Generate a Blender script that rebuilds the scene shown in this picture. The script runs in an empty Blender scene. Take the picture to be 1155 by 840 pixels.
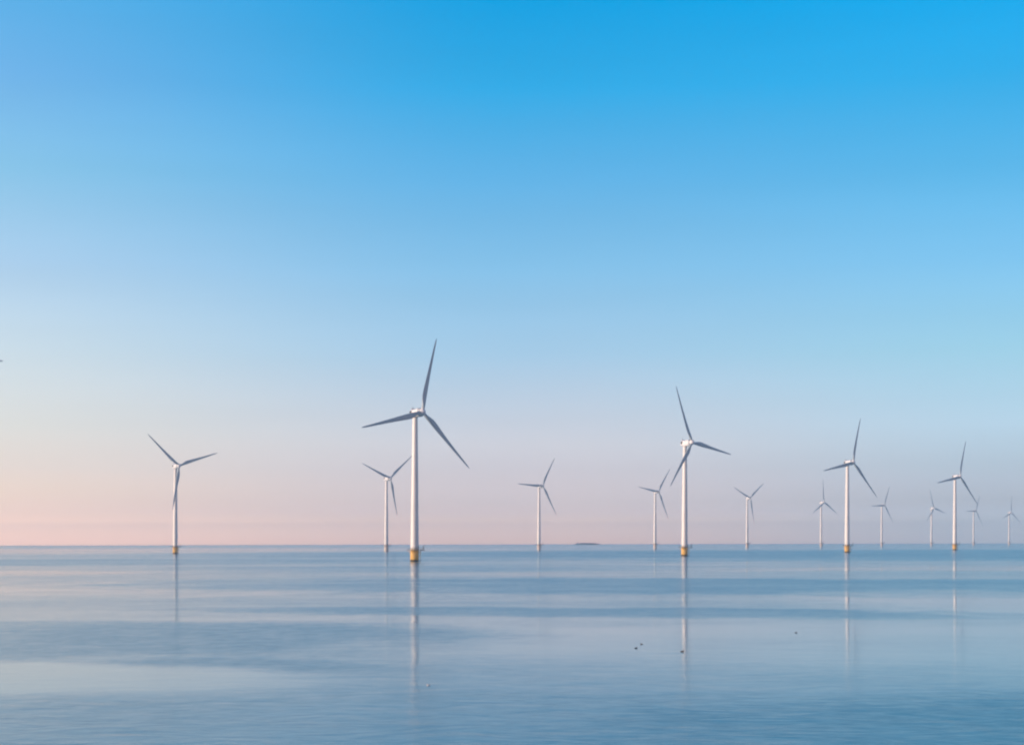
import bpy, bmesh, math, random
from mathutils import Vector, Matrix

R = math.radians
scene = bpy.context.scene
col = scene.collection
random.seed(7)

# ------------------------------------------------------------------ camera
CAM_H = 13.1                       # metres above the water
FOCAL_PX = 2000.0                  # for a picture 1155 px wide
EYE_ROW, MID_COL = 609.5, 577.5    # where the level line of sight falls in the photograph
EARTH = 6.371e6
cd = bpy.data.cameras.new("camera")
cam = bpy.data.objects.new("camera", cd)
col.objects.link(cam)
cam.location = (0, 0, CAM_H)
cam.rotation_euler = (R(90), 0, 0)
cam.rotation_euler = (Matrix.Rotation(R(90), 4, 'X') @ Matrix.Rotation(R(-0.12), 4, 'Z')).to_euler()
cd.sensor_width = 36.0
cd.lens = 36.0 * FOCAL_PX / 1155.0
cd.shift_y = (EYE_ROW - 420.0) / 1155.0
cd.clip_start = 0.5
cd.clip_end = 80000
scene.camera = cam

# ------------------------------------------------------------------ colour management
vs = scene.view_settings
scene.display_settings.display_device = 'sRGB'
vs.view_transform = 'Standard'
vs.look = 'None'
vs.exposure = 0.0
vs.gamma = 1.0
vs.use_curve_mapping = False
scene.cycles.use_denoising = True
scene.cycles.filter_width = 2.1       # the photograph is a soft, scaled picture
scene.cycles.max_bounces = 8
scene.cycles.volume_bounces = 1

# ------------------------------------------------------------------ sun
SUN_AZ, SUN_EL = -108.0, 11.0       # degrees from the view direction (negative: left), above the horizon
sl = bpy.data.lights.new("sun", 'SUN')
sl.energy = 5.0
sl.angle = R(0.55)
sl.color = (1.0, 0.77, 0.61)
sun = bpy.data.objects.new("sun", sl)
col.objects.link(sun)
sdir = Vector((math.sin(R(SUN_AZ)) * math.cos(R(SUN_EL)), math.cos(R(SUN_AZ)) * math.cos(R(SUN_EL)), math.sin(R(SUN_EL))))
sun.rotation_euler = sdir.to_track_quat('Z', 'Y').to_euler()
sun.location = sdir * 500

# ------------------------------------------------------------------ sky
def lin(c):
    c = c / 255.0
    return c / 12.92 if c <= 0.04045 else ((c + 0.055) / 1.055) ** 2.4

def rgb(t):
    return tuple(lin(v) for v in t) + (1.0,)

class Nodes:
    """small helper to write node maths in a line"""
    def __init__(self, tree):
        self.t = tree
        self.n = tree.nodes
        self.l = tree.links
    def new(self, kind, **kw):
        nd = self.n.new(kind)
        for k, v in kw.items():
            setattr(nd, k, v)
        return nd
    def put(self, sock, val):
        if hasattr(val, 'is_output'):
            self.l.new(val, sock)
        else:
            sock.default_value = val
    def m(self, op, a, b=None, c=None, clamp=False):
        nd = self.new('ShaderNodeMath', operation=op, use_clamp=clamp)
        self.put(nd.inputs[0], a)
        if b is not None:
            self.put(nd.inputs[1], b)
        if c is not None:
            self.put(nd.inputs[2], c)
        return nd.outputs[0]
    def smooth(self, v, a, b, lo=0.0, hi=1.0):
        nd = self.new('ShaderNodeMapRange', interpolation_type='SMOOTHSTEP')
        self.put(nd.inputs['Value'], v)
        nd.inputs['From Min'].default_value = a
        nd.inputs['From Max'].default_value = b
        nd.inputs['To Min'].default_value = lo
        nd.inputs['To Max'].default_value = hi
        return nd.outputs['Result']
    def linear(self, v, a, b, lo=0.0, hi=1.0):
        nd = self.new('ShaderNodeMapRange')
        self.put(nd.inputs['Value'], v)
        nd.inputs['From Min'].default_value = a
        nd.inputs['From Max'].default_value = b
        nd.inputs['To Min'].default_value = lo
        nd.inputs['To Max'].default_value = hi
        return nd.outputs['Result']
    def mix(self, f, a, b, blend='MIX'):
        nd = self.new('ShaderNodeMix', data_type='RGBA', blend_type=blend)
        self.put(nd.inputs[0], f)
        self.put(nd.inputs[6], a)
        self.put(nd.inputs[7], b)
        return nd.outputs[2]
    def ramp(self, f, stops, interp='LINEAR'):
        nd = self.new('ShaderNodeValToRGB')
        cr = nd.color_ramp
        cr.interpolation = interp
        while len(cr.elements) < len(stops):
            cr.elements.new(1.0)
        for e, (p, c) in zip(cr.elements, stops):
            e.position = p
            e.color = c
        self.put(nd.inputs[0], f)
        return nd.outputs[0]

w = bpy.data.worlds.new("World")
scene.world = w
w.use_nodes = True
w.node_tree.nodes.clear()
N = Nodes(w.node_tree)
tc = N.new('ShaderNodeTexCoord')
sep = N.new('ShaderNodeSeparateXYZ')
N.l.new(tc.outputs['Generated'], sep.inputs[0])
dx, dy, dz = sep.outputs
elev = N.m('MULTIPLY', N.m('ARCSINE', dz), 180 / math.pi)           # degrees above the horizon
azim = N.m('MULTIPLY', N.m('ARCTAN2', dx, dy), 180 / math.pi)       # degrees right of the view north
TOP = 40.0
# (elevation, linear radiance) looking left, ahead and right: pink evening band below, cyan above
SKY_L = [(0.0, (3.5144, 1.8147, 1.0232)), (0.3, (3.376, 1.8191, 1.0017)), (0.55, (2.9028, 1.6516, 0.966)), (0.85, (1.7406, 1.0831, 0.7542)), (1.2, (1.3906, 0.9544, 0.7042)), (1.6, (1.2198, 0.902, 0.6846)), (2.3, (1.0255, 0.8598, 0.7288)), (3.6, (0.8589, 0.8415, 0.7721)), (6.0, (0.6769, 0.7979, 0.8638)), (8.7, (0.4479, 0.6665, 0.8852)), (11.5, (0.2649, 0.5842, 0.8398)), (14.3, (0.178, 0.4777, 0.8484)), (16.9, (0.1037, 0.4445, 0.8231)), (24.0, (0.0452, 0.3419, 0.7605)), (40.0, (0.013, 0.2232, 0.6445))]
SKY_C = [(0.0, (2.1696, 1.199, 0.7396)), (0.3, (2.1522, 1.2926, 0.8351)), (0.55, (1.9288, 1.2025, 0.8128)), (0.85, (1.184, 0.8697, 0.7551)), (1.2, (0.9469, 0.763, 0.714)), (1.6, (0.8618, 0.7318, 0.7201)), (2.3, (0.7531, 0.6971, 0.7274)), (3.1, (0.7211, 0.7215, 0.7744)), (6.0, (0.4035, 0.6387, 0.8422)), (8.7, (0.2408, 0.5579, 0.8469)), (11.5, (0.1174, 0.4641, 0.8201)), (14.3, (0.0238, 0.4101, 0.8126)), (16.9, (0.0, 0.3599, 0.7741)), (24.0, (0.0024, 0.2961, 0.7305)), (40.0, (0.0, 0.1878, 0.6105))]
SKY_R = [(0.0, (1.1157, 1.0054, 0.924)), (0.3, (1.1188, 1.0609, 0.9712)), (0.55, (1.0621, 1.0106, 0.9281)), (0.85, (0.7999, 0.8136, 0.8507)), (1.2, (0.6333, 0.6509, 0.6847)), (1.8, (0.5955, 0.6561, 0.7333)), (2.3, (0.5601, 0.6639, 0.7517)), (3.6, (0.5535, 0.7501, 0.8902)), (6.0, (0.3691, 0.6898, 0.869)), (8.7, (0.2217, 0.5937, 0.9207)), (11.5, (0.1024, 0.4879, 0.851)), (14.3, (0.0267, 0.4327, 0.8546)), (16.9, (0.0, 0.4165, 0.8863)), (24.0, (0.0, 0.3419, 0.807)), (40.0, (0.0, 0.1946, 0.6308))]
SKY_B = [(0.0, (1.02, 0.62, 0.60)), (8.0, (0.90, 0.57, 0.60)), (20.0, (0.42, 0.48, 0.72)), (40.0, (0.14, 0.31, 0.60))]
ef = N.m('DIVIDE', N.m('MAXIMUM', elev, 0.0), TOP)
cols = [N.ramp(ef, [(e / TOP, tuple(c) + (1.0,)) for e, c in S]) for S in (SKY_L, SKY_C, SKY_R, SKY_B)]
grad = N.mix(N.smooth(azim, -20.5, 0.5), cols[0], cols[1])
grad = N.mix(N.smooth(azim, 0.5, 17.0), grad, cols[2])
nish = N.new('ShaderNodeTexSky', sky_type='NISHITA')
nish.sun_disc = False
nish.sun_elevation = R(SUN_EL)
nish.sun_rotation = R(SUN_AZ)
nish.altitude = 0
nish.air_density = 1.2
nish.dust_density = 1.6
nish.ozone_density = 2.0
NISH = 0.085
nsc = N.mix(1.0, nish.outputs[0], (NISH, NISH, NISH, 1.0), 'MULTIPLY')
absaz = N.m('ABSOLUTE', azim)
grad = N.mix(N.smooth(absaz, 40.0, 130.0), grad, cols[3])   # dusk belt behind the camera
keep = N.m('MULTIPLY', 1.0, N.smooth(elev, 32.0, 60.0, 1.0, 0.0))
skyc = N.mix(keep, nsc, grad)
cmb = N.new('ShaderNodeCombineXYZ')
N.l.new(N.m('MULTIPLY', azim, 0.05), cmb.inputs[0])
N.l.new(N.m('MULTIPLY', elev, 0.55), cmb.inputs[1])
veil = N.new('ShaderNodeTexNoise')
veil.inputs['Scale'].default_value = 1.0
veil.inputs['Detail'].default_value = 5
N.l.new(cmb.outputs[0], veil.inputs['Vector'])
vg = N.linear(veil.outputs[0], 0.25, 0.75, 0.975, 1.025)
vc = N.new('ShaderNodeCombineXYZ')
for i_ in range(3):
    N.l.new(vg, vc.inputs[i_])
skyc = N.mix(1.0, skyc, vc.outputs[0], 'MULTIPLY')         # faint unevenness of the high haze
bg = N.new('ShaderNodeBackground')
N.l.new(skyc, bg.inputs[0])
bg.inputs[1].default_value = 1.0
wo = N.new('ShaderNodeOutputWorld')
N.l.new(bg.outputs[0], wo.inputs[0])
w.cycles.sampling_method = 'AUTOMATIC'

# ------------------------------------------------------------------ materials
def material(name):
    mt = bpy.data.materials.new(name)
    mt.use_nodes = True
    nt = mt.node_tree
    bs = nt.nodes.get('Principled BSDF')
    return mt, Nodes(nt), bs

def painted(name, colour, rough, dirt=0.08, scale=0.6, dirt_col=None, metal=0.0):
    """paint with faint rain streaks and dirt"""
    mt, K, bs = material(name)
    t = K.new('ShaderNodeTexCoord')
    mp = K.new('ShaderNodeMapping')
    mp.inputs['Scale'].default_value = (1.0, 1.0, 0.12)
    K.l.new(t.outputs['Object'], mp.inputs[0])
    nz = K.new('ShaderNodeTexNoise')
    nz.inputs['Scale'].default_value = scale
    nz.inputs['Detail'].default_value = 6
    nz.inputs['Roughness'].default_value = 0.6
    K.l.new(mp.outputs[0], nz.inputs['Vector'])
    f = K.smooth(nz.outputs[0], 0.42, 0.78, 0.0, 1.0)
    f = K.m('MULTIPLY', f, dirt)
    dc = dirt_col or tuple(c * 0.35 for c in colour[:3])
    K.l.new(K.mix(f, tuple(colour) + (1,), tuple(dc) + (1,)), bs.inputs['Base Color'])
    bs.inputs['Roughness'].default_value = rough
    bs.inputs['Metallic'].default_value = metal
    return mt

M_TOWER = painted("tower_paint", (0.80, 0.76, 0.70), 0.42, 0.25, 0.5, (0.42, 0.38, 0.33))
M_NACELLE = painted("nacelle_paint", (0.80, 0.79, 0.77), 0.40, 0.15, 0.8)
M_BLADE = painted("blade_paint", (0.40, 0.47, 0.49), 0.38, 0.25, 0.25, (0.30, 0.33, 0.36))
M_GREY = painted("galvanised_steel", (0.15, 0.15, 0.16), 0.55, 0.4, 2.0)
M_DARK = painted("dark_louvre", (0.035, 0.038, 0.045), 0.6, 0.2, 2.0)
M_RED = painted("beacon_red", (0.45, 0.03, 0.02), 0.3, 0.1, 2.0)
M_HULL = painted("barge_hull", (0.035, 0.03, 0.04), 0.6, 0.4, 0.2, (0.10, 0.05, 0.03))
M_HATCH = painted("barge_hatch", (0.10, 0.09, 0.10), 0.6, 0.3, 0.2)
M_CABIN = painted("barge_cabin", (0.55, 0.54, 0.52), 0.5, 0.3, 0.5)
M_GLASS = painted("cabin_glass", (0.02, 0.03, 0.04), 0.1, 0.0)
M_BIRD = painted("dark_feathers", (0.085, 0.070, 0.060), 0.8, 0.4, 8.0)
M_BIRDLIGHT = painted("white_feathers", (0.75, 0.74, 0.72), 0.8, 0.2, 8.0)
M_BILL = painted("bill", (0.35, 0.20, 0.06), 0.5, 0.1, 8.0)

# yellow foundation: paint, rust runs, a dark wet band of weed at the waterline
mt, K, bs = material("yellow_foundation_paint")
t = K.new('ShaderNodeTexCoord')
sp = K.new('ShaderNodeSeparateXYZ')
K.l.new(t.outputs['Object'], sp.inputs[0])
nz = K.new('ShaderNodeTexNoise')
nz.inputs['Scale'].default_value = 0.9
nz.inputs['Detail'].default_value = 6
K.l.new(t.outputs['Object'], nz.inputs['Vector'])
weed = K.smooth(K.m('ADD', sp.outputs[2], K.m('MULTIPLY', nz.outputs[0], -1.2)), 0.0, 0.9, 1.0, 0.0)
rust = K.m('MULTIPLY', K.smooth(nz.outputs[0], 0.5, 0.8), 0.5)
c1 = K.mix(rust, (0.80, 0.46, 0.10, 1), (0.28, 0.12, 0.04, 1))
K.l.new(K.mix(weed, c1, (0.035, 0.035, 0.02, 1)), bs.inputs['Base Color'])
bs.inputs['Roughness'].default_value = 0.5
M_YELLOW = mt
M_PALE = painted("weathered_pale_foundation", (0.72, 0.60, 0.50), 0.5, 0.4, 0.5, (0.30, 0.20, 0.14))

# ------------------------------------------------------------------ water
mt, K, bs = material("sea_water")
t = K.new('ShaderNodeTexCoord')
P = t.outputs['Object']
spx = K.new('ShaderNodeSeparateXYZ')
K.l.new(P, spx.inputs[0])
X, Y = spx.outputs[0], spx.outputs[1]

def noise(scale_xyz, detail=4, rough=0.55, distort=0.0, off=(0, 0, 0), rot=0.0):
    mp = K.new('ShaderNodeMapping')
    mp.inputs['Scale'].default_value = scale_xyz
    mp.inputs['Location'].default_value = off
    mp.inputs['Rotation'].default_value = (0, 0, rot)
    K.l.new(P, mp.inputs[0])
    nd = K.new('ShaderNodeTexNoise')
    nd.inputs['Scale'].default_value = 1.0
    nd.inputs['Detail'].default_value = detail
    nd.inputs['Roughness'].default_value = rough
    nd.inputs['Distortion'].default_value = distort
    K.l.new(mp.outputs[0], nd.inputs['Vector'])
    return nd.outputs[0]

# irregular edges for the wind-ruffled areas: push the coordinates about with noise
wx = K.m('MULTIPLY', K.m('SUBTRACT', noise((1 / 28, 1 / 44, 0), 8, 0.68), 0.5), 1.0)
wy = K.m('MULTIPLY', K.m('SUBTRACT', noise((1 / 30, 1 / 48, 0), 8, 0.68, 0, (31, 7, 0)), 0.5), 1.0)

def patch(cx, cy, rx, ry, rot, soft, amount):
    """an elliptic stretch of water (metres) that is calmer (-) or more ruffled (+) than the rest"""
    c, s = math.cos(R(rot)), math.sin(R(rot))
    x = K.m('SUBTRACT', K.m('ADD', X, K.m('MULTIPLY', wx, rx * 1.0)), cx)
    y = K.m('SUBTRACT', K.m('ADD', Y, K.m('MULTIPLY', wy, ry * 1.2)), cy)
    u = K.m('DIVIDE', K.m('ADD', K.m('MULTIPLY', x, c), K.m('MULTIPLY', y, s)), rx)
    v = K.m('DIVIDE', K.m('SUBTRACT', K.m('MULTIPLY', y, c), K.m('MULTIPLY', x, s)), ry)
    d = K.m('SQRT', K.m('ADD', K.m('MULTIPLY', u, u), K.m('MULTIPLY', v, v)))
    return K.m('MULTIPLY', K.smooth(d, 1.0 + soft, 1.0 - soft, 0.0, 1.0), amount)

WIND = 0.385
patches = [
    # cx, cy, rx, ry, rot, soft, amount
    (-68, 250, 62, 46, -20, 0.28, 0.36),       # ruffled water at the left, in the middle distance
    (-30, 188, 17, 10, -18, 0.35, 0.28),      # its tail towards the middle
    (-54, 171, 34, 18, -4, 0.28, -0.52),       # slick in front of it
    (70, 515, 210, 95, -14, 0.30, 0.42),        # dark wind band behind the slick on the right
    (15, 325, 80, 22, -14, 0.35, 0.38),        # thin dark streak
    (52, 232, 66, 52, 0, 0.45, -0.34),        # broad slick right
    (105, 370, 38, 90, 0, 0.4, -0.28),        # pale water at the right edge
    (-120, 500, 130, 110, 0, 0.45, -0.22),    # lilac water far left
    (270, 810, 200, 75, 0, 0.45, -0.28),      # pale line far right
    (-250, 740, 95, 70, 4, 0.45, -0.26),     # pale line far left
    (-330, 1150, 260, 180, 0, 0.35, 0.30),    # dark line far left
    (-20, 860, 150, 100, 0, 0.4, 0.22),       # bluer water round the middle
    (-700, 2800, 600, 900, 0, 0.4, -0.30),    # pale line near the horizon, left
    (500, 1800, 800, 650, 0, 0.4, 0.45),      # dark far right
    (0, 92, 140, 50, 0, 0.35, 0.20),          # ruffled foreground
    (50, 115, 42, 36, 0, 0.4, 0.26),          # and more so at the right
]
wind = K.m('ADD', WIND, 0.0)
for p in patches:
    wind = K.m('ADD', wind, patch(*p))
st = noise((1 / 260, 1 / 120, 0), 7, 0.6, 0.6, (3, 11, 0), R(4))
wind = K.m('ADD', wind, K.m('MULTIPLY', K.m('SUBTRACT', st, 0.5), 0.9))
st2 = noise((1 / 18, 1 / 26, 0), 5, 0.6, 0.4, (13, 5, 0))
wind = K.m('ADD', wind, K.m('MULTIPLY', K.m('SUBTRACT', st2, 0.5), 0.35), None, True)
st3 = noise((1 / 2.6, 1 / 4.5, 0), 4, 0.65, 0.3, (1, 9, 0), R(-12))
wind = K.m('ADD', wind, K.m('MULTIPLY', K.m('SUBTRACT', st3, 0.5), K.m('MULTIPLY', wind, 0.9)))   # cat's-paws: mottling where it is ruffled
wind = K.m('MINIMUM', K.m('MAXIMUM', wind, 0.0), 1.0)

rough = K.linear(wind, 0.0, 1.0, 0.065, 0.21)
K.l.new(rough, bs.inputs['Roughness'])
bs.inputs['Base Color'].default_value = (0.001, 0.180, 0.265, 1)
bs.inputs['IOR'].default_value = 1.333
bs.inputs['Specular IOR Level'].default_value = 0.5
# ripples, long across the line of sight
r1 = noise((0.40, 0.55, 0), 3, 0.55, 0.6, (0, 0, 0), R(7))
r2 = noise((0.13, 0.17, 0), 4, 0.55, 0.8, (5, 2, 0), R(-9))
hgt = K.m('ADD', K.m('MULTIPLY', K.m('SUBTRACT', r1, 0.5), 0.060), K.m('MULTIPLY', K.m('SUBTRACT', r2, 0.5), 0.19))
hgt = K.m('MULTIPLY', hgt, K.m('ADD', K.m('MULTIPLY', K.m('MULTIPLY', wind, wind), 0.90), 0.11))
bp = K.new('ShaderNodeBump')
bp.inputs['Strength'].default_value = 1.0
bp.inputs['Distance'].default_value = 1.0
K.l.new(hgt, bp.inputs['Height'])
K.l.new(bp.outputs[0], bs.inputs['Normal'])
bs.inputs['Anisotropic'].default_value = 0.60             # wavelets run across the wind: steep one way, flat along their crests
tg = K.new('ShaderNodeCombineXYZ')
tg.inputs[1].default_value = 1.0
K.l.new(tg.outputs[0], bs.inputs['Tangent'])
M_WATER = mt

def sea_z(x, y):
    return -(x * x + y * y) / (2 * EARTH)

rings = [0.0]
r = 6.0
while r < 15000:
    rings.append(r)
    r *= 1.06
rings.append(15000)
SEG = 256
vv, ff = [(0, 0, 0)], []
for r in rings[1:]:
    for k in range(SEG):
        a = 2 * math.pi * k / SEG
        x, y = r * math.sin(a), r * math.cos(a)
        vv.append((x, y, sea_z(x, y)))
for k in range(SEG):
    ff.append((0, 1 + (k + 1) % SEG, 1 + k))
for i in range(len(rings) - 2):
    a, b = 1 + i * SEG, 1 + (i + 1) * SEG
    for k in range(SEG):
        k2 = (k + 1) % SEG
        ff.append((a + k, a + k2, b + k2, b + k))
me = bpy.data.meshes.new("sea")
me.from_pydata(vv, [], ff)
me.polygons.foreach_set('use_smooth', [True] * len(me.polygons))
me.materials.append(M_WATER)
me.update()
sea = bpy.data.objects.new("sea", me)
col.objects.link(sea)
sea['kind'] = 'structure'
sea['label'] = 'calm blue sea with pale slicks and darker wind-ruffled bands'

# ------------------------------------------------------------------ haze
HAZE = 1.1e-4
me = bpy.data.meshes.new("haze")
bm = bmesh.new()
bmesh.ops.create_cube(bm, size=1.0)
for v in bm.verts:
    v.co.x *= 30400
    v.co.y *= 30400
    v.co.z = 152.0 if v.co.z > 0 else -19.2
bm.to_mesh(me)
bm.free()
haze = bpy.data.objects.new("haze", me)
col.objects.link(haze)
haze['kind'] = 'stuff'
hm = bpy.data.materials.new("haze_air")
hm.use_nodes = True
hm.node_tree.nodes.clear()
H = Nodes(hm.node_tree)
pv = H.new('ShaderNodeVolumePrincipled')
pv.inputs['Color'].default_value = (0.97, 0.97, 0.98, 1)
pv.inputs['Density'].default_value = HAZE
pv.inputs['Anisotropy'].default_value = 0.6
ho = H.new('ShaderNodeOutputMaterial')
H.l.new(pv.outputs[0], ho.inputs['Volume'])
me.materials.append(hm)
haze.visible_shadow = True

# ------------------------------------------------------------------ mesh helpers
class Mesh:
    def __init__(self):
        self.v, self.f, self.s, self.mi = [], [], [], []
    def add(self, vs_, fs_, smooth=True, mi=0):
        o = len(self.v)
        self.v += [tuple(p) for p in vs_]
        for f in fs_:
            self.f.append(tuple(i + o for i in f))
            self.s.append(smooth)
            self.mi.append(mi)
        return self
    def lathe(self, prof, n=32, mtx=None, smooth=True, caps=True, mi=0):
        """prof: list of (radius, z)"""
        vs_, fs_ = [], []
        for rr, z in prof:
            for k in range(n):
                a = 2 * math.pi * k / n
                vs_.append(Vector((rr * math.cos(a), rr * math.sin(a), z)))
        for i in range(len(prof) - 1):
            for k in range(n):
                k2 = (k + 1) % n
                fs_.append((i * n + k, i * n + k2, (i + 1) * n + k2, (i + 1) * n + k))
        if mtx is not None:
            vs_ = [mtx @ v for v in vs_]
        o = len(self.v)
        self.add(vs_, fs_, smooth, mi)
        if caps:
            self.f.append(tuple(o + k for k in reversed(range(n)))); self.s.append(False); self.mi.append(mi)
            b = o + (len(prof) - 1) * n
            self.f.append(tuple(b + k for k in range(n))); self.s.append(False); self.mi.append(mi)
        return self
    def tube(self, a, b, r0, r1=None, n=8, mi=0):
        a, b = Vector(a), Vector(b)
        r1 = r0 if r1 is None else r1
        q = (b - a).to_track_quat('Z', 'Y').to_matrix().to_4x4()
        return self.lathe([(r0, 0), (r1, (b - a).length)], n, Matrix.Translation(a) @ q, True, True, mi)
    def box(self, c, s, mtx=None, mi=0):
        x, y, z = (d / 2 for d in s)
        vs_ = [Vector((c[0] + i * x, c[1] + j * y, c[2] + k * z)) for i in (-1, 1) for j in (-1, 1) for k in (-1, 1)]
        if mtx is not None:
            vs_ = [mtx @ v for v in vs_]
        return self.add(vs_, [(0, 1, 3, 2), (4, 6, 7, 5), (0, 4, 5, 1), (2, 3, 7, 6), (0, 2, 6, 4), (1, 5, 7, 3)], False, mi)
    def loft(self, secs, closed_caps=True, smooth=True, mi=0):
        """secs: list of rings of points, all the same length"""
        n = len(secs[0])
        vs_ = [p for s_ in secs for p in s_]
        fs_ = []
        for i in range(len(secs) - 1):
            for k in range(n):
                k2 = (k + 1) % n
                fs_.append((i * n + k, i * n + k2, (i + 1) * n + k2, (i + 1) * n + k))
        o = len(self.v)
        self.add(vs_, fs_, smooth, mi)
        if closed_caps:
            self.f.append(tuple(o + k for k in reversed(range(n)))); self.s.append(False); self.mi.append(mi)
            b = o + (len(secs) - 1) * n
            self.f.append(tuple(b + k for k in range(n))); self.s.append(False); self.mi.append(mi)
        return self
    def build(self, name, mats, parent=None):
        m_ = bpy.data.meshes.new(name)
        m_.from_pydata(self.v, [], self.f)
        for mm in (mats if isinstance(mats, (list, tuple)) else [mats]):
            m_.materials.append(mm)
        m_.polygons.foreach_set('use_smooth', self.s)
        m_.polygons.foreach_set('material_index', self.mi)
        b = bmesh.new()
        b.from_mesh(m_)
        bmesh.ops.recalc_face_normals(b, faces=b.faces)
        b.to_mesh(m_)
        b.free()
        m_.update()
        o = bpy.data.objects.new(name, m_)
        col.objects.link(o)
        if parent is not None:
            o.parent = parent
        return o

def thing(name, label, cat, loc, group=None):
    o = bpy.data.objects.new(name, None)
    col.objects.link(o)
    o.empty_display_size = 2
    o.location = loc
    o['label'] = label
    o['category'] = cat
    if group:
        o['group'] = group
    return o

# ------------------------------------------------------------------ the wind turbine
HUB_H, OVERHANG, BLADE_R, TILT = 95.0, 8.0, 50.0, 5.0
GROUP = "white wind turbines standing in the sea"
FTOP = 7.6          # top of the yellow foundation above the water

def ring_rail(mb, radius, z, rr, n=28, gap=None):
    pts = []
    for k in range(n + 1):
        a = 2 * math.pi * k / n
        pts.append((radius * math.cos(a), radius * math.sin(a), z))
    for a, b in zip(pts, pts[1:]):
        mb.tube(a, b, rr, None, 5)

def make_turbine():
    root = thing("wind_turbine", "white turbine", "wind turbine", (0, 0, 0), GROUP)
    # foundation
    f = Mesh()
    f.lathe([(2.74, -6.0), (2.74, 5.2), (2.74, 6.9), (2.86, 7.0), (2.86, FTOP)], 40)
    for k in range(6):                                     # brackets under the deck
        a = 2 * math.pi * k / 6
        ca, sa = math.cos(a), math.sin(a)
        f.tube((2.9 * ca, 2.9 * sa, 5.2), (4.3 * ca, 4.3 * sa, 7.1), 0.12, None, 6)
    fo = f.build("foundation", M_YELLOW, root)
    p = Mesh()
    p.lathe([(3.12, 7.12), (4.7, 7.12), (4.7, 7.34), (3.12, 7.34)], 40, None, False, False)
    p.box((5.4, -0.6, 7.2), (2.6, 2.6, 0.5))              # landing that juts out
    for k in range(16):
        a = 2 * math.pi * (k + 0.5) / 16
        p.tube((4.6 * math.cos(a), 4.6 * math.sin(a), 7.34), (4.6 * math.cos(a), 4.6 * math.sin(a), 8.5), 0.05, None, 5)
    ring_rail(p, 4.6, 8.5, 0.05)
    ring_rail(p, 4.6, 7.95, 0.04)
    p.build("platform", M_GREY, fo)
    c = Mesh()                                             # small davit crane on the deck
    c.tube((5.6, -0.6, 7.34), (5.6, -0.6, 10.0), 0.22, 0.18, 10)
    c.tube((5.6, -0.6, 9.9), (6.9, -1.6, 10.7), 0.16, 0.10, 8)
    c.tube((6.85, -1.56, 10.65), (6.85, -1.56, 9.2), 0.03, None, 5)
    c.box((5.6, -0.6, 8.6), (0.8, 0.8, 0.9))
    c.build("davit_crane", M_GREY, fo)
    l = Mesh()                                             # boat landing: two bumper tubes and rungs
    for s in (-0.55, 0.55):
        l.tube((3.75, -0.6 + s, -3.0), (3.75, -0.6 + s, 7.1), 0.16, None, 8)
        for z in (0.8, 3.2, 5.6):
            l.tube((2.6, -0.6 + s, z), (3.75, -0.6 + s, z), 0.10, None, 6)
    for k in range(26):
        z = -0.6 + k * 0.3
        l.tube((3.75, -1.15, z), (3.75, -0.05, z), 0.04, None, 5)
    l.build("boat_ladder", M_YELLOW, fo)
    # tower: one smooth taper
    t_ = Mesh()
    prof = []
    zb, zt, rb, rt = FTOP, HUB_H - 2.35, 2.62, 1.62
    for i in range(41):
        u = i / 40
        rr = rb + (rt - rb) * (u * 0.75 + 0.25 * u * u)
        prof.append((rr, zb + (zt - zb) * u))
    t_.lathe(prof, 40)
    to = t_.build("tower", M_TOWER, root)
    d_ = Mesh()
    d_.box((2.64, -0.75, FTOP + 1.35), (0.16, 1.0, 2.2))
    d_.build("door", M_GREY, to)
    # nacelle: a stout rounded housing along local +X (towards the rotor), origin on the tower axis at hub height
    n_ = Mesh()
    secs = []
    for x, hw, hh, zc in ((-3.6, 1.2, 1.3, 0.1), (-3.4, 1.6, 1.75, 0.1), (-2.9, 1.9, 2.1, 0.1), (-1.0, 2.1, 2.3, 0.05),
                          (2.2, 2.1, 2.3, 0.0), (3.4, 2.15, 2.3, 0.0), (3.5, 2.35, 2.45, 0.0), (5.6, 2.4, 2.45, 0.0),
                          (5.9, 2.2, 2.25, 0.0), (6.2, 1.6, 1.6, 0.0), (6.9, 1.5, 1.5, 0.0)):
        ring = []
        hw, hh = hw * 1.14, hh * 1.16
        for k in range(28):
            a = 2 * math.pi * k / 28
            e = 0.72
            cx = math.copysign(abs(math.cos(a)) ** e, math.cos(a))
            sx = math.copysign(abs(math.sin(a)) ** e, math.sin(a))
            ring.append(Vector((x, hw * cx, zc + hh * sx)))
        secs.append(ring)
    n_.loft(secs)
    n_.lathe([(1.66, -2.75), (1.75, -2.0)], 32)            # yaw collar above the tower
    no = n_.build("nacelle", M_NACELLE, root)
    for s in (-1, 1):                                      # round louvred opening on each flank of the tail
        k_ = Mesh()
        k_.lathe([(1.15, 0), (1.15, 0.14), (1.0, 0.14), (0.98, 0.05), (0.02, 0.05)], 24, Matrix.Translation((-1.5, s * 2.30, 0.7)) @ Matrix.Rotation(R(-90 * s), 4, 'X'))
        k_.build("cooling_vent", M_DARK, no)
    r_ = Mesh()
    r_.box((-2.2, 0, 3.1), (0.35, 2.6, 1.1))
    for s in (-1.0, 1.0):
        r_.tube((-2.2, s, 2.2), (-2.2, s, 2.7), 0.1, None, 6)
    r_.build("radiator", M_NACELLE, no)
    m_ = Mesh()
    m_.tube((-3.0, 0.5, 2.0), (-3.0, 0.5, 4.6), 0.06, 0.04, 6)
    m_.tube((-3.0, -0.1, 4.3), (-3.0, 1.1, 4.3), 0.03, None, 5)
    for s in (-0.1, 1.1):
        m_.lathe([(0.12, 0), (0.14, 0.15), (0.05, 0.3)], 8, Matrix.Translation((-3.0, s, 4.3)))
    m_.build("weather_mast", M_GREY, no)
    b_ = Mesh()
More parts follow.
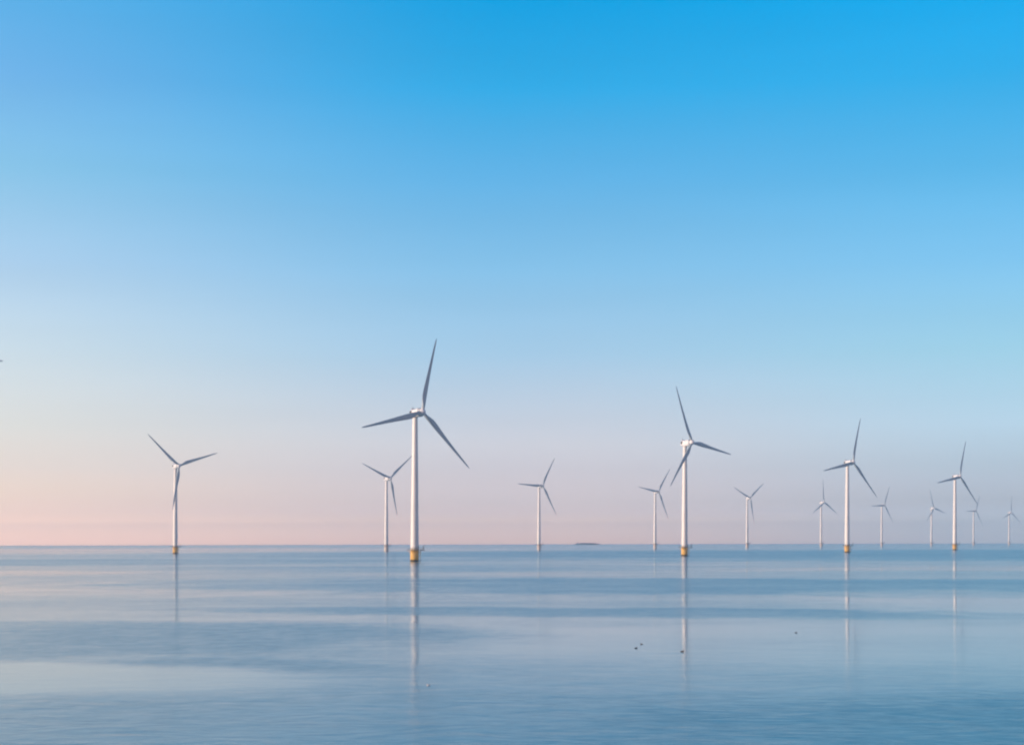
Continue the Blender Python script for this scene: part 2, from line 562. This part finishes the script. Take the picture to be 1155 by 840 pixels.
    b_.lathe([(0.16, 0), (0.16, 0.3), (0.06, 0.42)], 12, Matrix.Translation((-0.6, 0.9, 2.62)))
    b_.build("beacon", M_RED, no)
    # hub: spinner with three root collars; origin at rotor centre, +X forward
    h_ = Mesh()
    sp_ = [(1.55, -1.15), (1.95, -0.9), (2.0, 0.3), (1.85, 1.0), (1.45, 1.6), (0.85, 2.05), (0.25, 2.25), (0.02, 2.27)]
    h_.lathe(sp_, 32, Matrix.Rotation(R(90), 4, 'Y'))
    for k in range(3):
        mx = Matrix.Rotation(R(120 * k), 4, 'X')
        h_.lathe([(1.25, 1.2), (1.25, 2.15)], 24, mx)
    h_.build("hub", M_NACELLE, root)
    # blade: span +Z, rotor axis +X, leading edge towards +Y (turns clockwise seen from the front)
    bl = Mesh()
    stations = [  # span fraction, chord, thickness ratio, twist, roundness
        (0.036, 2.15, 1.0, 14, 1.0), (0.06, 2.15, 1.0, 14, 1.0), (0.10, 2.45, 0.75, 14, 0.6), (0.15, 3.2, 0.48, 12, 0.2),
        (0.20, 3.7, 0.36, 10, 0.0), (0.26, 3.65, 0.30, 8.5, 0.0), (0.34, 3.25, 0.27, 6.5, 0.0), (0.44, 2.75, 0.24, 4.5, 0.0),
        (0.55, 2.30, 0.22, 3.0, 0.0), (0.66, 1.92, 0.20, 2.0, 0.0), (0.77, 1.58, 0.19, 1.0, 0.0), (0.87, 1.25, 0.18, 0.3, 0.0),
        (0.94, 0.95, 0.18, 0.0, 0.0), (0.98, 0.60, 0.18, 0.0, 0.0), (0.997, 0.20, 0.2, 0.0, 0.0)]
    secs = []
    NP = 20
    for fr, ch, tr, tw, rd in stations:
        ring = []
        for k in range(NP):
            a = 2 * math.pi * k / NP
            u = (1 - math.cos(a)) / 2                       # 0 leading edge, 1 trailing edge
            yt = 5 * tr * (0.2969 * math.sqrt(u) - 0.1260 * u - 0.3516 * u * u + 0.2843 * u ** 3 - 0.1036 * u ** 4)
            px = (u - 0.30) * ch
            py = math.copysign(yt * ch, math.sin(a)) if k not in (0, NP // 2) else 0.0
            cxr, cyr = -math.cos(a) * ch / 2, math.sin(a) * ch / 2
            y_, x_ = px * (1 - rd) + cxr * rd, py * (1 - rd) + cyr * rd
            ct, st_ = math.cos(R(tw)), math.sin(R(tw))
            pre = 1.6 * max(0.0, fr - 0.2) ** 2              # slight forward bend
            ring.append(Vector((x_ * ct + y_ * st_ + pre, -(y_ * ct - x_ * st_), fr * BLADE_R)))
        secs.append(ring)
    bl.loft(secs)
    b0 = bl.build("blade", M_BLADE, root)
    for k in range(2):
        bb = b0.copy()
        col.objects.link(bb)
        bb.parent = root
    return root

def copy_tree(o, parent=None):
    c = o.copy()
    col.objects.link(c)
    if parent is not None:
        c.parent = parent
    for ch in list(o.children):
        copy_tree(ch, c)
    return c

def pose(root, yaw, phase):
    """yaw: degrees the rotor is turned to the right of facing the camera's row; phase: degrees clockwise of the first blade from upright"""
    zaxis = Matrix.Rotation(R(yaw - 90), 4, 'Z')            # local +X -> (sin yaw, -cos yaw)
    tilt = Matrix.Rotation(R(-TILT), 4, 'Y')                # nose up
    base = Matrix.Translation((0, 0, HUB_H)) @ zaxis @ tilt
    hubm = base @ Matrix.Translation((OVERHANG, 0, 0))
    blades = []
    for ch in root.children:
        nm = ch.name.split('.')[0]
        if nm == 'nacelle':
            ch.matrix_local = base
        elif nm == 'hub':
            ch.matrix_local = hubm @ Matrix.Rotation(R(-phase), 4, 'X')
        elif nm == 'blade':
            blades.append(ch)
    for k, b in enumerate(blades):
        b.matrix_local = hubm @ Matrix.Rotation(R(-phase - 120 * k), 4, 'X')

# base column in the photograph, distance (m), yaw, phase, label
SPOTS = [
    (467.5, 1140, 39.0, 15.7, "largest and nearest turbine in full view, wide yellow foundation and long reflection"),
    (772.0, 1500, 43.0, -19.8, "second largest white turbine, blade leaning left of upright, yellow foundation with a long reflection"),
    (955.4, 1885, 38.0, 17.8, "white turbine third in size, right of the tower with a left-leaning top blade"),
    (197.6, 1935, 38.8, -47.8, "lone white turbine at far left, one blade hanging along its tower over yellow foundation"),
    (1076.8, 2310, 38.0, 18.9, "mid-sized white turbine near the right edge, with three tiny turbines around it"),
    (435.6, 2330, 43.0, 51.5, "small white turbine close beside the left of the biggest turbine, Y-shaped rotor"),
    (607.8, 2655, 40.3, 31.9, "small white turbine left of the barge on the horizon, one blade pointing level left"),
    (738.7, 2985, 42.0, 38.0, "small white turbine just left of the second largest turbine, its rotor almost touching that tower"),
    (842.6, 3440, 39.5, 53.7, "small white turbine with V-shaped upper blades, right of the second largest turbine"),
    (926.0, 3830, 42.0, 0.4, "tiny far white turbine with one blade straight up, left of the third largest turbine"),
    (994.4, 4150, 40.0, 27.0, "tiny far white turbine with a level left blade, right of the third largest turbine"),
    (1050.5, 4560, 38.0, -14.4, "tiny far white turbine left of the mid-sized right-hand turbine, one blade low to the right"),
    (1098.0, 4950, 42.0, 28.0, "tiny far white turbine right of the mid-sized right-hand turbine, below its lowest blade tip"),
    (1138.0, 5250, 38.0, 7.8, "farthest and faintest white turbine, rightmost of all by the picture edge"),
    (-119.0, 835, 40.0, 84.0, "turbine outside the left edge, only the dark tip of one blade reaching into view"),
]
proto = make_turbine()
for i, (bx, dist, yaw, ph, label) in enumerate(SPOTS):
    o = proto if i == 0 else copy_tree(proto)
    x = (bx - MID_COL) / FOCAL_PX * dist
    o.location = (x, dist, sea_z(x, dist))
    o.rotation_euler = (0, R(0.35), 0)
    o['label'] = label
    pose(o, yaw, ph)
    if i in (5, 6, 7, 8, 9, 10, 11, 12, 13):                # the row behind gets a paler, beige foundation colour
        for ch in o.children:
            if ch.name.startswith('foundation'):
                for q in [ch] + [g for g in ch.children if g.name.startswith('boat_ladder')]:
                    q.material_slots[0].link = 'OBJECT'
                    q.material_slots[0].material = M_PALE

# ------------------------------------------------------------------ barge on the horizon
DB = 7000.0
bx = (662.5 - MID_COL) / FOCAL_PX * DB
barge = thing("cargo_barge", "long low dark cargo barge lying on the horizon", "barge", (bx, DB, sea_z(bx, DB)))
L = 95.0
hull = Mesh()
secs = []
for u, hw, zt in ((-0.5, 3.8, 4.6), (-0.47, 5.2, 4.3), (-0.38, 5.6, 4.0), (0.0, 5.6, 4.0), (0.38, 5.6, 4.2), (0.45, 4.2, 4.8), (0.49, 1.6, 5.4), (0.5, 0.3, 5.6)):
    xx = u * L
    secs.append([Vector((xx, -hw, zt)), Vector((xx, hw, zt)), Vector((xx, hw * 0.95, 0.0)), Vector((xx, hw * 0.85, -1.6)),
                 Vector((xx, -hw * 0.85, -1.6)), Vector((xx, -hw * 0.95, 0.0))])
hull.loft(secs, True, False)
hull.build("hull", M_HULL, barge)
hc = Mesh()
for k in range(6):
    hc.box((-24 + k * 10.4, 0, 5.6), (9.9, 8.6, 3.4))
hc.build("hatch_cover", M_HATCH, barge)
wh = Mesh()
wh.box((-38, 0, 5.6), (12, 9.0, 3.2))
wh.box((-37, 0, 8.3), (6, 6.5, 2.2))
wo_ = wh.build("wheelhouse", M_CABIN, barge)
wi = Mesh()
wi.box((-37, 0, 8.6), (6.1, 6.6, 1.0))
wi.build("window", M_GLASS, wo_)
ms = Mesh()
ms.tube((41, 0, 4.4), (41, 0, 10.5), 0.16, 0.08, 6)
ms.tube((-36, 0, 9.4), (-36, 0, 13.0), 0.14, 0.06, 6)
ms.build("mast", M_GREY, barge)

# ------------------------------------------------------------------ birds on the water
def bird(name, label, px, py, length, heading, mat, cat, group, neck=1.0):
    d = FOCAL_PX * CAM_H / (py - EYE_ROW)
    x = (px - MID_COL) / FOCAL_PX * d
    S = length
    b = Mesh()
    secs = []
    for u, hw, hh, zc in ((-0.52, 0.02, 0.015, 0.17), (-0.44, 0.07, 0.04, 0.15), (-0.30, 0.15, 0.11, 0.10), (-0.10, 0.21, 0.17, 0.08),
                          (0.12, 0.22, 0.18, 0.08), (0.30, 0.17, 0.16, 0.09), (0.40, 0.10, 0.11, 0.12), (0.44, 0.03, 0.04, 0.14)):
        secs.append([Vector((u * S, hw * S * math.cos(2 * math.pi * k / 14), zc * S + hh * S * math.sin(2 * math.pi * k / 14))) for k in range(14)])
    b.loft(secs)
    secs = []                                              # neck and head as one bent sweep
    for u, z, rr in ((0.26, 0.16, 0.11), (0.34, 0.26, 0.075), (0.37, 0.36 * neck, 0.062), (0.38, 0.44 * neck, 0.072), (0.40, 0.50 * neck, 0.075), (0.41, 0.555 * neck, 0.05), (0.41, 0.575 * neck, 0.012)):
        secs.append([Vector((u * S + rr * S * 1.15 * math.cos(2 * math.pi * k / 12), rr * S * math.sin(2 * math.pi * k / 12), z * S)) for k in range(12)])
    b.loft(secs)
    z = 0.47 * neck * S
    b.tube((0.45 * S, 0, z), (0.59 * S, 0, z - 0.02 * S), 0.032 * S, 0.010 * S, 6, 1)
    for s in (-1, 1):                                      # folded wings
        secs = []
        for u, y_, hh in ((0.18, 0.20, 0.02), (0.08, 0.225, 0.09), (-0.15, 0.20, 0.10), (-0.36, 0.10, 0.05), (-0.50, 0.05, 0.015)):
            secs.append([Vector((u * S, s * (y_ * S + 0.018 * S * math.cos(2 * math.pi * k / 8)), 0.17 * S + hh * S * math.sin(2 * math.pi * k / 8))) for k in range(8)])
        b.loft(secs)
    o = b.build(name, [mat, M_BILL])
    o.location = (x, d, sea_z(x, d) - 0.01)
    o.rotation_euler = (0, 0, R(heading))
    o['label'] = label
    o['category'] = cat
    if group:
        o['group'] = group
    return o

G = "dark ducks on the water"
bird("duck", "dark duck, nearer one of the pair left of the second largest turbine's reflection", 717, 731, 0.40, 20, M_BIRD, "duck", G)
bird("duck", "dark duck, farther one of the pair left of the second largest turbine's reflection", 723.5, 726.5, 0.36, 160, M_BIRD, "duck", G)
bird("duck", "dark duck floating inside the second largest turbine's pale reflection", 769.0, 735, 0.46, -15, M_BIRD, "duck", G)
bird("duck", "lone dark duck on pale water left of the third largest turbine's reflection", 897.5, 714, 0.36, 10, M_BIRD, "duck", G)
bird("gull", "white gull floating just right of the biggest turbine's reflection", 483, 772.5, 0.36, 200, M_BIRDLIGHT, "gull", None, 0.85)
